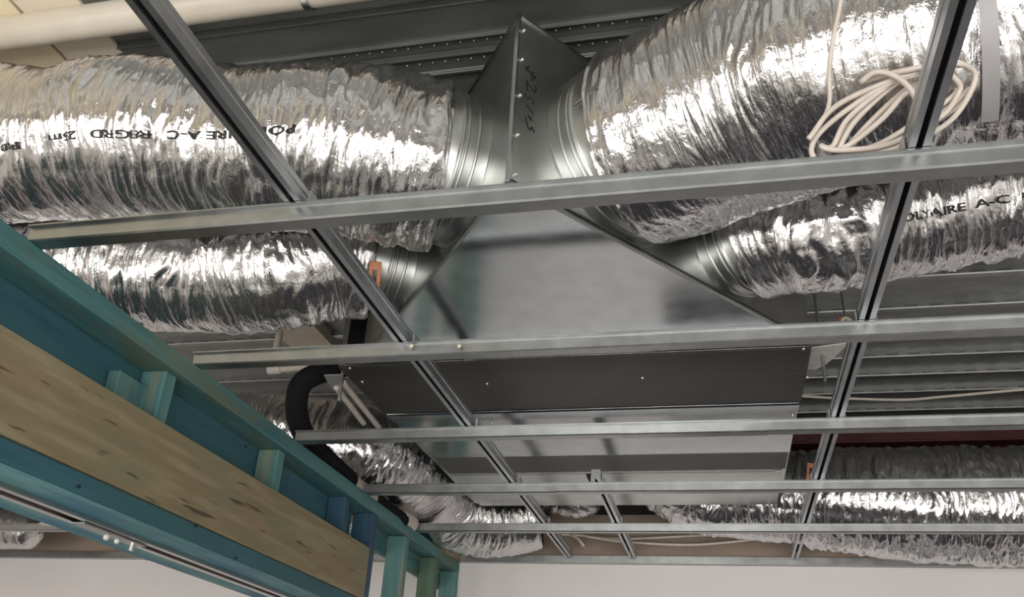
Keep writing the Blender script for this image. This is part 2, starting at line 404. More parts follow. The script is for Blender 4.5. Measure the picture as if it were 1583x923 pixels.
# back wall: white plasterboard below the grid with a dark hatch opening, bare wall above
HX0, HX1, HZ0, HZ1 = -.22, 1.6, -.36, .42
wb = MB()
wb.box(XL, HX0, YB, YB + .1, ZF, .832); wb.box(HX1, XR, YB, YB + .1, ZF, .832)
wb.box(HX0, HX1, YB, YB + .1, ZF, HZ0); wb.box(HX0, HX1, YB, YB + .1, HZ1, .832)
struct(wb, 'wall_back', 'wall')
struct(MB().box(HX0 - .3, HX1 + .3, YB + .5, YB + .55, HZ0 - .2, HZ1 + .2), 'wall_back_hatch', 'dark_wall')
struct(MB().box(XL, HX0 + .02, YB - .035, YB, HZ0 - .05, HZ0), 'trim_back_ledge', 'wall', bevel=.003)
struct(MB().box(XL, XR, YB + .03, YB + .1, .832, 1.078), 'wall_back_upper', 'brown_wall')
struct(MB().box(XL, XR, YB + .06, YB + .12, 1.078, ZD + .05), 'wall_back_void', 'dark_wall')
struct(MB().box(XL - .1, XL, YF, YB, ZF, ZD + .05), 'wall_left', 'wall')
struct(MB().box(XR, XR + .1, YF, YB, ZF, ZD + .05), 'wall_right', 'wall')
# wall behind the photographer with three wide shop windows
wf = MB(); WIN = [(-3.9, -1.5), (-1.2, 1.2), (1.5, 3.9)]; WZ0, WZ1 = -1.50, .25
wf.box(XL, XR, YF - .1, YF, ZF, WZ0); wf.box(XL, XR, YF - .1, YF, WZ1, ZD + .05)
xs = [XL] + [q for w in WIN for q in w] + [XR]
for i in range(0, len(xs), 2): wf.box(xs[i], xs[i + 1], YF - .1, YF, WZ0, WZ1)
struct(wf, 'wall_front', 'wall')
for i, (a, b) in enumerate(WIN):
    fr = MB(); t = .05
    fr.box(a, b, YF - .07, YF - .02, WZ0, WZ0 + t); fr.box(a, b, YF - .07, YF - .02, WZ1 - t, WZ1)
    fr.box(a, a + t, YF - .07, YF - .02, WZ0, WZ1); fr.box(b - t, b, YF - .07, YF - .02, WZ0, WZ1)
    fr.box((a + b) / 2 - t / 2, (a + b) / 2 + t / 2, YF - .07, YF - .02, WZ0, WZ1)
    struct(fr, 'window_%d' % (i + 1), 'alu', bevel=.003)

# perimeter channel along the back wall
for xa, xb in ((-1.262, XR), (XL, -1.53)):
    pc = MB().profx([(YB, .872), (YB, .833), (YB - .030, .833), (YB - .030, .836), (YB - .003, .836), (YB - .003, .872)], xa, xb)
    struct(pc, 'trim_back', 'galv')

# ================================================================== TIMBER WALL FRAME
XW, XWB = -1.264, -1.352
fr = thing('wall_frame', (-1.38, 1.6, -CAMZ), 'blue green treated pine wall frame with a raw plywood facing along its top', 'wall frame')
def beam(name, mat, x0, x1, y0, y1, z0, z1, bv=.003, par=None, label=None):
    o = MB().box(x0, x1, y0, y1, z0, z1).build(name, mat, par or fr, bevel=bv)
    if label: o['label'] = label
    return o
YS = -.6
beam('top_plate', 'teal_y', XWB, XW, YS, YB - .004, .782, .830)
beam('back_board', 'blue_y', XWB - .018, XWB - .001, YS, 3.09, .44, .81, 0, label='blue board closing the back of the frame')
# plywood face, bottom rails, second skin of the cavity
pl = MB().box(XW - .016, XW + .001, YS, 3.093, .468, .650).build('plywood_facing', 'ply', fr, bevel=.0012)
pl['label'] = 'raw plywood facing with dark knots'
beam('bottom_rail', 'blue_y', XWB - .006, XW - .004, YS, 3.093, .422, .467, label='blue green bottom rail')
beam('rail_lining', 'teal_light', XWB - .010, XW - .003, YS, 3.093, .4195, .4218, .0008, label='pale teal underside of the rail')
beam('rear_rail', 'teal_light', -1.535, -1.430, YS, 3.2, .42, .47)
# studs
for (ya, yb, mt, za, zb) in [(1.715, 1.760, 'teal_z', .468, .781), (2.325, 2.368, 'teal_z', .468, .781), (2.86, 2.90, 'blue_z', .47, .781)]:
    beam('short_stud', mt, XWB + .002, XW - .018, ya, yb, za, zb)
bs = MB().box(XWB + .002, XW, 3.096, 3.142, -CAMZ, .781).build('stud', 'blue_z', fr, bevel=.003); bs['label'] = 'dark blue full height stud at the end of the plywood'
beam('stud', 'teal_z', XWB + .004, XW - .001, 3.475, 3.520, -CAMZ, .781)
gs = beam('stud', 'green_z', XWB + .004, XW - .001, 3.905, 3.950, -CAMZ, .781); gs['label'] = 'greenish full height stud'
beam('stud', 'teal_z', XWB + .004, XW - .001, 4.235, 4.283, -CAMZ, .781)
beam('nogging', 'teal_z', XWB + .003, XWB + .035, 1.60, 1.714, .66, .735)
# back plate beyond the plywood, seen between the studs
beam('rear_plate', 'teal_y', XWB - .02, XWB + .003, 3.145, 4.28, .70, .781)
# nails / knots
for (x, y) in [(122, 752), (303, 813), (365, 863), (380, 690)]:
    MB().ball(PX(x, y, XW + .001), .004, 6).build('nail_head', 'hole', fr, smooth=True)

# aluminium sliding-door track under the cavity
tr = MB()
tr.profy([(-1.362, .4195), (-1.362, .410), (-1.380, .410), (-1.380, .412), (-1.366, .412), (-1.366, .4175), (-1.424, .4175), (-1.424, .412), (-1.408, .412), (-1.408, .410), (-1.428, .410), (-1.428, .4195)], YS, 3.3)
to = tag(tr.build('door_track', 'alu'), 'slotted aluminium sliding door track under the timber frame', 'track')
# bracket with rollers on the track
br = thing('track_bracket', tuple(PZ(185, 832, .405)), 'small metal roller bracket hanging on the aluminium door track', 'bracket')
q = PZ(185, 832, .400)
MB().box(-1.413, -1.377, q[1] - .12, q[1] + .12, .405, .4095).build('plate', 'galv', br, bevel=.001)
MB().cyl((-1.395, q[1] + .09, .405), (-1.395, q[1] + .09, .390), .006, 12).build('bolt', 'screw', br)
MB().ball((-1.395, q[1] - .01, .400), .008, 8).build('roller', 'cable_grey', br, smooth=True)
MB().ball((-1.395, q[1] + .03, .400), .007, 8).build('roller', 'cable_grey', br, smooth=True)

# ================================================================== CEILING GRID
GZ = .830
BY = [1.194, 1.796, 2.397, 2.998, 3.600]
PROF = [(-.0105, .0315), (-.0105, .0285), (-.0015, .0285), (.0000, .003), (.003, 0), (.034, 0), (.037, .003), (.0385, .0285), (.0475, .0285), (.0475, .0315), (.0365, .0315), (.0350, .0045), (.0335, .003), (.0035, .003), (.002, .0045), (.0005, .0315)]
blab = ['nearest ceiling batten, crossing in front of the two large foil ducts',
        'second ceiling batten from the front, crossing below the triangular plenum box',
        'third ceiling batten from the front, crossing the middle of the air conditioner underside',
        'fourth ceiling batten from the front, with a lapped joint below the air conditioner',
        'ceiling batten closest to the white back wall']
for i, y in enumerate(BY):
    g = thing('ceiling_batten', (0, y, GZ), blab[i], 'ceiling batten', 'galvanised ceiling battens')
    MB().profx([(y + a, GZ + b) for a, b in PROF], -1.274, XR - .01).build('channel', 'galv', g)
    # joining clips where the rails cross above
    for X in (-.707, .336, -.405):
        if X == -.405 and y < 2.9: continue
        for xa in (X - .022, X + .0185):
            MB().box(xa, xa + .0035, y - .006, y + .044, GZ + .033, GZ + .056).build('clip', 'galv_rail', g)
    if i == 1:
        for (x, yy) in [(636, 535), (710, 535)]:
            MB().ball(PY(x, yy, y - .011), .0052, 8).build('screw', 'cream_dot', g, smooth=True)['label'] = 'cream screw head'
        MB().profx([(y + a * 1.03 - .001, GZ + b - .0012) for a, b in PROF], PY(712, 545, y)[0], PY(1010, 538, y)[0]).build('splice', 'galv', g)
    if i == 2:
        MB().profx([(y + a * 1.04 - .001, GZ + b - .0013) for a, b in PROF], PY(960, 670, y)[0], PY(1186, 668, y)[0]).build('splice', 'galv', g)
    if i == 3:
        sp_ = MB().profx([(y + a * 1.08 - .002, GZ + b - .0022) for a, b in PROF], PY(655, 760, y)[0], PY(858, 757, y)[0])
        sp_.build('splice', 'galv', g)
g = thing('ceiling_batten', (-3.3, 3.6, GZ), 'ceiling batten in the next room, seen under the timber frame', 'ceiling batten', 'galvanised ceiling battens')
MB().profx([(3.6 + a, GZ + b) for a, b in PROF], XL + .01, -1.54).build('channel', 'galv', g)

RZ = GZ + .0325
RPROF = [(-.016, 0), (-.0055, 0), (-.0055, .004), (-.0125, .004), (-.0125, .032), (.0125, .032), (.0125, .004), (.0045, .004), (.0045, 0), (.016, 0),
         (.016, .016), (.0145, .018), (.0145, .022), (.016, .024), (.016, .036), (-.016, .036), (-.016, .024), (-.0145, .022), (-.0145, .018), (-.016, .016)]
rlab = ['slotted ceiling rail running away on the left, over the left foil duct',
        'slotted ceiling rail running away on the right, in front of the coiled cable',
        'short middle ceiling rail between the air conditioner and the back wall']
for X, ya, yb, lb in ((-.716, -.5, YB - .032, rlab[0]), (.336, -.5, YB - .032, rlab[1]), (-.405, 2.962, YB - .032, rlab[2])):
    g = thing('ceiling_rail', (X, ya, RZ), lb, 'ceiling rail', 'ceiling rails above the battens')
    MB().profy([(X + a, RZ + b) for a, b in RPROF], ya, yb).build('channel', 'galv_rail', g)
    MB().box(X - .0123, X + .0123, ya, yb, RZ + .028, RZ + .0318).build('slot', 'hole', g)  # near-black strip inside the channel stands for the shade in its opening
    if ya > 0: MB().box(X - .0158, X + .0158, ya - .002, ya - .0003, RZ + .0005, RZ + .0355).build('end_cap', 'deck', g)  # added plate, its deck grey stands for a dark reflection on the rail end

# ================================================================== PLENUM BOX
AP = V([-.367, 1.378]); PB, PT = 1.0, 1.453
YE = 2.205
lx, rx = AP[0] - (YE - AP[1]) * .765, AP[0] + (YE - AP[1]) * .765
pn = thing('plenum_box', (AP[0], 1.85, PB), 'triangular galvanised sheet metal plenum box with four round spigots', 'plenum')
tri = [(AP[0], AP[1]), (rx, YE), (lx, YE)]
def sheet(name, mat, pts, label=None):
    P = V(pts, float) if False else np.array(pts, float); n = np.cross(P[1] - P[0], P[2] - P[0]); n /= np.linalg.norm(n)
    o = MB().prism(P, V([0, 0, 0.]), n * .0012).build(name, mat, pn)
    if label: o['label'] = label
    return o
sheet('bottom_sheet', 'galv_plenum', [(x, y, PB) for x, y in tri], 'smooth reflective underside')
sheet('top_sheet', 'galv_wall', [(x, y, PT - .0013) for x, y in tri])
for (a, b) in ((0, 2), (1, 0), (2, 1)):
    (xa, ya), (xb, yb) = tri[a], tri[b]
    sheet('side_sheet', 'galv_wall', [(xa, ya, PB + .0013), (xa, ya, PT - .0015), (xb, yb, PT - .0015), (xb, yb, PB + .0013)])
# folded flanges along the bottom edges, top edges and the standing seam at the apex
dl = V([lx - AP[0], YE - AP[1], 0]); dr = V([rx - AP[0], YE - AP[1], 0])
def flange(a, b, out, w, z0, z1):
    out = V(out) / np.linalg.norm(out)
    a = V([*a, 0.]); b = V([*b, 0.])
    return MB().prism([out * 0 + V([0, 0, z0]), out * w + V([0, 0, z0]), out * w + V([0, 0, z1]), V([0, 0, z1])], a, b)
nl = V([-.794, -.607, 0]); nr = V([.794, -.607, 0])
flange((AP[0], AP[1]), (lx, YE), nl, .008, PB - .002, PB + .010).build('bottom_flange', 'galv', pn)
flange((AP[0], AP[1]), (rx, YE), nr, .010, PB - .002, PB + .002).build('bottom_flange', 'galv', pn)
flange((AP[0] + .004, AP[1]), (rx, YE), nr, .007, PB + .008, PB + .012).build('bottom_flange', 'galv', pn)
flange((AP[0], AP[1]), (lx, YE), nl, .006, PT - .002, PT + .003).build('top_flange', 'galv_sheet', pn)
flange((AP[0], AP[1]), (rx, YE), nr, .006, PT - .002, PT + .003).build('top_flange', 'galv_sheet', pn)
MB().box(AP[0] - .0045, AP[0] + .0045, AP[1] - .014, AP[1] + .004, PB - .002, PT + .003).build('standing_seam', 'galv', pn, bevel=.0015)
def on_wall(s, along, off, z):
    d = V([.607 * (1 if s > 0 else -1), .794]); n = nr if s > 0 else nl
    p = AP + d * along; return V([p[0] + n[0] * off, p[1] + n[1] * off, z])
for z in (1.03, 1.13, 1.235, 1.335, 1.42):
    tag(MB().ball(on_wall(1, .014, .002, z), .0042, 8).build('seam_screw', 'screw', pn, smooth=True), 'bright screw head')
def bead(d, r, h=.003): return [(d - .004, r), (d - .0025, r + h * .7), (d, r + h), (d + .0025, r + h * .7), (d + .004, r)]
SPG = {'A': (-1, .285, 1.205, .178), 'B': (-1, .70, 1.145, .130), 'C': (1, .30, 1.215, .203), 'D': (1, .70, 1.140, .128)}
SC = {}
for k, (s, al, z, r) in SPG.items():
    n = nr if s > 0 else nl; c = on_wall(s, al, 0, z); SC[k] = (c, n, r)
    L = {'A': .10, 'B': .125, 'C': .112, 'D': .12}[k]
    prof = [(-.004, r + .012), (.002, r + .012), (.003, r + .002), (.012, r)] + bead(.030, r) + [(.038, r), (.048, r)] + bead(.055, r, .0035) + bead(.066, r, .0035) + [(.073, r - .002), (L, r - .002)]
    MB().lathe(c, n, prof, 96).build('spigot', 'galv_wall', pn, smooth=True, angle=math.radians(50))
# marker-pen figures on the right-hand sheet
def pen(strokes):
    mb = MB()
    for st in strokes:
        P = []
        for x, y in st:
            d = ray(x, y); t = (AP @ nr[:2] + .0012) / (d[:2] @ nr[:2]); P.append(d * t)
        if len(P) < 2: continue
        Q = catmull([tuple(p) for p in P], .004) if len(P) > 2 else V(P)
        mb.strip(Q, nr, .0042, .0006)
    return mb
Z = lambda pts: [(790 + a / 7.7, 90 + b / 7.69) for a, b in pts]
figures = [[[(160, 95), (225, 170), (295, 245)], [(210, 95), (180, 150)], [(265, 165), (235, 275)], [(295, 215), (262, 268)]],
          [[(195, 390), (190, 340), (180, 262), (215, 330), (270, 400), (295, 395), (292, 345), (270, 330)]],
          [[(162, 415), (180, 470), (205, 490), (225, 462), (255, 490), (268, 520), (255, 548)]],
          [[(178, 555), (220, 605), (265, 668)]],
          [[(205, 680), (228, 705), (250, 740), (232, 735), (210, 700), (205, 680)]],
          [[(172, 700), (188, 780), (212, 845), (232, 850), (245, 815), (262, 850), (278, 890)]]]
for fg in figures:
    pen([Z(st) for st in fg]).build('handwritten_figure', 'ink', pn)['label'] = 'black marker pen figure'

# ================================================================== AIR CONDITIONER
UX0, UX1, UY0, UY1, UT = -1.082, .270, 2.225, 3.822, 1.45
ac = thing('ducted_air_conditioner', (-.406, 3.0, PB), 'long ducted air conditioner box with brown and galvanised underside panels', 'air conditioner')
MB().box(UX0 + .004, UX1 - .004, UY0 + .006, UY1 - .004, PB + .006, UT).build('casing', 'galv_sheet', ac, bevel=.003)
fp = MB().box(UX0 + .02, UX1 - .004, UY0, UY0 + .0055, PB + .008, UT - .01); fp.build('front_gasket', 'black', ac)
ff = MB().box(UX0, UX0 + .018, UY0 - .002, UY0 + .005, PB + .004, UT); ff.build('front_flange', 'galv', ac)
for ya, yb in ((UY0, UY0 + .172), (UY0 + .174, 2.618)):
    MB().box(UX0, UX1, ya, yb, PB - .002, PB + .005).build('access_panel', 'brown_panel', ac, bevel=.0012)['label'] = 'dark brown access panel'
pnl = MB()
pnl.profx([(2.622, PB + .006), (2.622, PB - .005), (2.63, PB - .009), (2.69, PB - .009), (2.70, PB - .001), (3.118, PB - .001), (3.118, PB + .006)], UX0 + .01, UX1 - .006)
pnl.build('drain_tray', 'galv_sheet', ac, bevel=.001)
MB().box(UX0 + .03, UX1 - .012, 3.120, 3.31, PB - .003, PB + .006).build('brown_strip', 'brown_strip', ac, bevel=.001)
lp = MB().box(UX0 + .03, UX1 - .05, 3.312, 3.335, PB - .008, PB + .006); lp.build('lip', 'galv', ac, bevel=.001)
rb = MB().box(UX0 + .03, UX1 - .02, 3.337, UY1, PB - .004, PB + .006); rb.build('return_panel', 'galv_pale', ac, bevel=.001)
hb = MB()
q = PZ(915, 740, PB - .006); hb.box(q[0] - .014, q[0] + .014, 3.337, 3.48, PB - .012, PB - .0045); hb.build('hanger_tab', 'hole', ac)
for (x, y) in [(541, 569), (753, 593), (993, 584), (1242, 539), (1248, 583), (1225, 642), (560, 590), (760, 653)]:
    MB().ball(PZ(x, y, PB - .003), .0048, 8).build('panel_screw', 'screw', ac, smooth=True)['label'] = 'bright panel screw'
# hanging brackets of the unit
kb = MB(); z = PB + .06
def plate(pts, z0, t=.004): return MB().prism([V([x, y, 0]) for x, y in pts], V([0, 0, z0]), V([0, 0, z0 + t]))
kr = plate([(UX1 - .002, 2.30), (UX1 + .105, 2.275), (UX1 + .055, 2.42), (UX1 + .03, 2.45), (UX1 - .002, 2.44)], PB + .03); kr.build('hanging_bracket', 'cable_grey', ac)['label'] = 'pale grey hanging bracket'
kl = plate([PZ(*q_, PB + .012)[:2] for q_ in ((501, 580), (530, 579), (527, 600), (513, 602))], PB + .010); kl.build('hanging_bracket', 'grey_plate', ac)
def rod(x, y, z0, z1, r, mat, label, name='threaded_rod'):
    t = MB().cyl((x, y, z0), (x, y, z1), r, 10)
    o = tag(t.build(name, mat), label, 'rod'); return o
rod(UX1 + .040, 2.345, PB - .05, ZD, .0045, 'galv_rail', 'thin threaded rod hanging the right bracket of the air conditioner')
rod(UX0 - .030, 2.325, PB - .07, ZD, .006, 'galv_rail', 'thin threaded rod hanging the left bracket of the air conditioner')
q = PZ(1306, 490, 1.30); rod(q[0], q[1], 1.28, ZD, .003, 'galv_rail', 'thin hanging wire above the orange clip right of the air conditioner', 'hanging_wire')
oc = thing('cable_clip', tuple(q - V([0, 0, .04])), 'small orange and cream clip hanging on a wire above the second batten', 'clip')
MB().box(q[0] - .022, q[0] - .012, q[1] - .006, q[1] + .006, 1.235, 1.30).build('strap', 'orange', oc, bevel=.002)
MB().tube(catmull([(q[0] - .014, q[1], 1.285), (q[0], q[1], 1.297), (q[0] + .016, q[1], 1.285), (q[0] + .014, q[1], 1.268)], .004), .006, 8).build('hook', 'cream_dot', oc, smooth=True)

# ================================================================== FOIL DUCTS
def make_duct(label, pts, seed, ends=('round', None), nth=220, ds=.0027, amp=1.0):
    d = Duct(pts, seed, ds, nth, ends, amp)
    P = d.c.mean(0); root = thing('foil_duct', (P[0], P[1], d.X[..., 2].min()), label, 'duct', 'silver foil flexible ducts')
    d.sleeve = d.mesh('sleeve', root); d.root = root
    return d
def from_spigot(k, offs, R):
    c, n, r = SC[k]; t = n + V([.98 * (1 if n[0] > 0 else -1), -.2, 0]); t = t / np.linalg.norm(t)
    a = c + n * offs[0]; return [tuple(a) + (R,), tuple(a + t * .085) + (R,)]

# upper left
dA = make_duct('large foil duct from the left face of the plenum, printed upside down', from_spigot('A', (.050,), .194) +
               [(-.80, 1.490, 1.222, .197), (-1.00, 1.462, 1.225, .190), (-1.20, 1.435, 1.245, .194), (-1.33, 1.42, 1.258, .196), (-1.50, 1.41, 1.252, .180), (-1.68, 1.40, 1.262, .186), (-2.2, 1.40, 1.27, .19)], 11)
# lower left
dB = make_duct('smaller foil duct under the left one, with an orange clip at its collar', from_spigot('B', (.080,), .156) +
               [(-1.06, 1.815, 1.105, .155), (-1.20, 1.80, 1.092, .158), (-1.29, 1.79, 1.09, .150), (-1.42, 1.77, 1.10, .158), (-1.60, 1.745, 1.11, .160), (-2.2, 1.72, 1.12, .16)], 23)
# upper right
dC = make_duct('largest foil duct, from the right face of the plenum behind the coiled cable', from_spigot('C', (.062,), .224) +
               [(.085, 1.490, 1.235, .228), (.284, 1.395, 1.228, .232), (.509, 1.345, 1.216, .236), (.9, 1.32, 1.215, .236), (1.25, 1.31, 1.215, .235)], 37, nth=240)
# lower right
dD = make_duct('smaller foil duct leaving the right face of the plenum below the largest one', from_spigot('D', (.070,), .148) +
               [(.29, 1.845, 1.135, .150), (.472, 1.865, 1.178, .152), (.729, 1.856, 1.212, .152), (1.4, 1.83, 1.25, .15)], 51)
# behind the unit, left
dE = make_duct('foil duct curling behind the left end of the air conditioner', [(-2.3, 3.03, 1.12, .17), (-1.58, 3.14, 1.09, .172), (-1.38, 3.28, 1.075, .178), (-1.285, 3.56, 1.055, .178), (-1.235, 3.93, 1.005, .172), (-1.01, 4.09, .995, .165), (-.83, 4.115, 1.02, .15)], 67, ends=(None, 'round'), ds=.0036, nth=180)
dF = make_duct('short crumpled foil duct end behind the air conditioner, beside the middle rail', [(-.90, 4.06, 1.20, .10), (-.74, 4.10, 1.13, .105), (-.64, 4.09, 1.105, .10), (-.575, 4.03, 1.12, .085)], 71, ends=(None, .07), ds=.006, nth=110, amp=1.2)
# behind the unit, right
pG = [(-.26, 4.03, 1.19, .15), (-.10, 4.035, 1.115, .17), (.122, 4.03, 1.085, .185), (.36, 4.00, 1.075, .20)]
for (x, y, Y, R) in [(1330, 774, 3.95, .225), (1450, 779, 3.94, .236), (1583, 780, 3.94, .236)]:
    q = PY(x, y, Y); pG.append((q[0], q[1], q[2], R))
pG += [(2.0, 3.94, 1.06, .236)]
dG = make_duct('large foil duct sagging along the back wall on the right of the air conditioner', pG, 83, ends=('round', None), ds=.0036, nth=190, amp=1.35)
# next room
q = PY(0, 817, 3.95)
dH = make_duct('thin foil duct in the next room, seen below the timber frame', [(XL + .3, 3.98, q[2] + .03, .10), (q[0] - .3, 3.96, q[2] + .02, .10), (q[0], 3.95, q[2], .10), (PY(58, 835, 3.95)[0], 3.95, q[2] - .02, .085)], 97, ends=(None, .06), ds=.006, nth=90)

# printing on the foil
dA.text('POLYAIRE A-C   R8GRD   25m      R0', (456, 194), (2, 222), .017, dA.sleeve, -1)
dD.text('POLYAIRE  A-C  R8', (1381, 347), (1620, 306), .017, dD.sleeve, -1)

# bands, clips
def ring_band(d, px, w, th0, th1, off, mat, name, label=None):
    s0, t0 = d.find(*px)
    tt = np.linspace(th0, th1, 90)
    a, n1 = d.at(np.full(90, s0 - w / 2), tt, 0); b, n2 = d.at(np.full(90, s0 + w / 2), tt, 0)
    c = (np.interp(s0, d.s, d.R) + off)
    f = np.interp(s0, d.s, np.arange(len(d.s))); i = int(f)
    pts = d.c[i] + c * (np.cos(tt)[:, None] * d.A[i] + np.sin(tt)[:, None] * d.B[i]); nn = np.cos(tt)[:, None] * d.A[i] + np.sin(tt)[:, None] * d.B[i]
    mb = MB().strip(pts, nn, w, .0015); o = mb.build(name, mat, d.root, smooth=True, angle=math.radians(40))
    if label: o['label'] = label
    return o
s0, t0 = dC.find(1540, 60); s1, t1 = dC.find(1520, 185)
ring_band(dC, (1530, 90), .026, t0 - 1.4, t1, .015, 'tape', 'tape_band', 'plain grey band across the foil')
def clip_plate(d, pa, pb, w):
    """orange plate with a window, fixed on the duct between photo pixels pa and pb"""
    P, n = d.at(*[[q] for q in d.find((pa[0] + pb[0]) / 2, (pa[1] + pb[1]) / 2)], .02)
    zc = float(P[0] @ FW) - .012
    P = [U(*pa, zc), U(*pb, zc)]; nn = -P[0] / np.linalg.norm(P[0])
    ax = P[1] - P[0]; L = np.linalg.norm(ax); ax /= L; sd = np.cross(ax, nn)
    mb = MB()
    def bx(u0, u1, v0, v1):
        mb.prism([P[0] + ax * u + sd * v for u, v in ((u0, v0), (u1, v0), (u1, v1), (u0, v1))], V([0, 0, 0.]), nn * .004)
    bx(0, L * .2, -w / 2, w / 2); bx(L * .5, L, -w / 2, w / 2); bx(L * .2, L * .5, -w / 2, -w * .2); bx(L * .2, L * .5, w * .2, w / 2)
    o = mb.build('orange_clip', 'orange', d.root, bevel=.001); o['label'] = 'orange plastic clip with a square window'; return o
clip_plate(dB, (581, 404), (575, 470), .030)
clip_plate(dG, (1254, 716), (1251, 752), .030)
tg = MB()
q1 = on_wall(1, .12, .075, 1.40)
# screw tab between the collar and foil of the big right duct
c, n, r = SC['C']
tp = []
for (x, y, off) in [(888, 163, .09), (905, 150, .12), (922, 132, .16)]:
    d_ = ray(x, y); t = ((AP @ nr[:2]) + off) / (d_[:2] @ nr[:2]); tp.append(d_ * t)
MB().tube(tp, .0045, 8).build('wire_tie', 'galv', pn)

# ================================================================== PIPES AND CABLES
pp = thing('pvc_pipe', (-1.0, 1.268, 1.46), 'cream PVC pipe running along under the deck at the top', 'pipe')
MB().cyl((XL + .05, 1.268, 1.503), (1.6, 1.268, 1.503), .040, 40).build('pipe', 'pvc', pp, smooth=True, angle=.8)
q = PZ(487, 5, 1.503)
cl = MB().lathe((q[0] - .009, 1.268, 1.503), (1, 0, 0), [(0, .0402), (.0006, .0450), (.0174, .0450), (.018, .0402)], 40)
cl.build('saddle_clip', 'galv_sheet', pp, smooth=True, angle=.6)
MB().box(q[0] + .010, q[0] + .024, 1.262, 1.274, 1.53, ZD).build('clip_screw', 'galv', pp)

# coil of cable hanging in front of the right duct
def coil_pt(u, v, zc): return U(u, v, zc)
loops = []
cx, cy_, ang = 1376, 176, math.radians(-29)
def loop_pts(a, b, ox, oy, zc, ph, n=40, tilt=0.0, turns=1.0, egg=.25):
    out = []
    for t in np.linspace(0, 2 * math.pi * turns, int(n * turns)):
        t2 = t + ph
        lx_ = a * math.cos(t2); ly_ = b * math.sin(t2) * (1 - egg * math.cos(t2))
        an = ang + tilt
        x = cx + ox + lx_ * math.cos(an) - ly_ * math.sin(an); y = cy_ + oy + lx_ * math.sin(an) + ly_ * math.cos(an)
        out.append(U(x, y, zc + .012 * math.sin(t2 * 1.0 + ph)))
    return out
ck = thing('cable_coil', tuple(U(1376, 250, 1.40)), 'coil of white cable hanging in front of the largest foil duct', 'cable')
cm = MB()
LP = [[(105, 660), (330, 390), (760, 190), (1200, 60), (1390, 60), (1465, 180), (1250, 520), (800, 740), (300, 850), (140, 800)],
      [(170, 640), (420, 420), (800, 190), (1180, 110), (1330, 200), (1330, 280), (1180, 480), (760, 700), (330, 750), (200, 710)],
      [(300, 720), (420, 500), (700, 260), (900, 120), (1040, 90), (1060, 190), (890, 290), (700, 500), (450, 700), (330, 745)],
      [(340, 760), (480, 520), (760, 250), (1000, 110), (1330, 100), (1420, 230), (1100, 520), (700, 740), (450, 790)],
      [(380, 790), (560, 570), (820, 320), (1000, 200), (1250, 180), (1310, 280), (1050, 470), (720, 680), (470, 770)],
      [(400, 800), (600, 540), (880, 280), (1100, 150), (1400, 90), (1440, 260), (1200, 480), (860, 650), (560, 780)],
      [(320, 740), (450, 540), (730, 250), (960, 130), (1300, 130), (1380, 260), (1150, 470), (800, 690), (420, 780)]]
path = []
for i, lp_ in enumerate(LP):
    for k, (a, b) in enumerate(lp_):
        path.append(U(1230 + a / 5.273, 90 + b / 5.273, 1.432 + .007 * (i - 3) + .006 * math.sin(k * 1.3 + i)))
cm.tube(catmull([tuple(p) for p in path], .006), .0046, 8)
# wraps around the bundle
wr = [U(x, y, z) for x, y, z in [(1330, 128, 1.425), (1352, 112, 1.41), (1380, 116, 1.40), (1405, 135, 1.395), (1422, 165, 1.40)]]
cm.tube(catmull([tuple(p) for p in wr], .006), .0050, 8)
wr = [U(x, y, z) for x, y, z in [(1335, 126, 1.44), (1372, 115, 1.42), (1405, 108, 1.40), (1425, 104, 1.396), (1431, 120, 1.398), (1422, 150, 1.41)]]
cm.tube(catmull([tuple(p) for p in wr], .006), .0050, 8)
cm.build('looped_cable', 'cable', ck, smooth=True)
lead = [U(x, y, z) for x, y, z in [(1305, -60, 1.44), (1300, 0, 1.43), (1288, 60, 1.425), (1282, 110, 1.42), (1283, 150, 1.42), (1279, 172, 1.42), (1266, 194, 1.415)]] + [path[0]]
MB().tube(catmull([tuple(p) for p in lead], .01), .0038, 8).build('hanging_lead', 'cable', ck, smooth=True)

def cable(name, label, px, zfun, r, mat='cable', cat='cable', group=None):
    P = [tuple(zfun(x, y)) for x, y in px]
    return tag(MB().tube(catmull(P, .02), r, 8).build(name, mat, smooth=True), label, cat, group)
cable('white_cable', 'single white cable slung under the deck right of the air conditioner', [(1200, 608), (1250, 613), (1309, 616), (1398, 618), (1461, 613), (1583, 602), (1700, 592)], lambda x, y: PZ(x, y, 1.42), .0062)
cable('white_cable', 'upper slack white cable along the foot of the brown back wall', [(860, 826), (900, 828), (950, 833), (1000, 832), (1060, 829), (1110, 828), (1150, 832)], lambda x, y: PY(x, y, 4.25), .006)
cable('white_cable', 'lower slack white cable along the foot of the brown back wall', [(905, 829), (950, 836), (1000, 840), (1040, 842), (1080, 842), (1130, 838), (1165, 834)], lambda x, y: PY(x, y, 4.22), .006)
cable('white_cable', 'short white cable tail dropping at the brown back wall', [(882, 828), (892, 831), (898, 838), (903, 845)], lambda x, y: PY(x, y, 4.24), .007)

# pair of cream conduits at the left edge of the unit
for i, (pa, pb, lb) in enumerate([((520, 599), (562, 654), 'outer cream conduit beside the left edge of the air conditioner'), ((531, 592), (586, 661), 'inner cream conduit beside the left edge of the air conditioner')]):
    a = PZ(*pa, PB + .005); b = PZ(*pb, PB + .005)
    t = MB().cyl(a, b, .0095, 12); tag(t.build('conduit', 'cable', smooth=True, angle=.8), lb, 'conduit', 'cream conduits beside the unit')

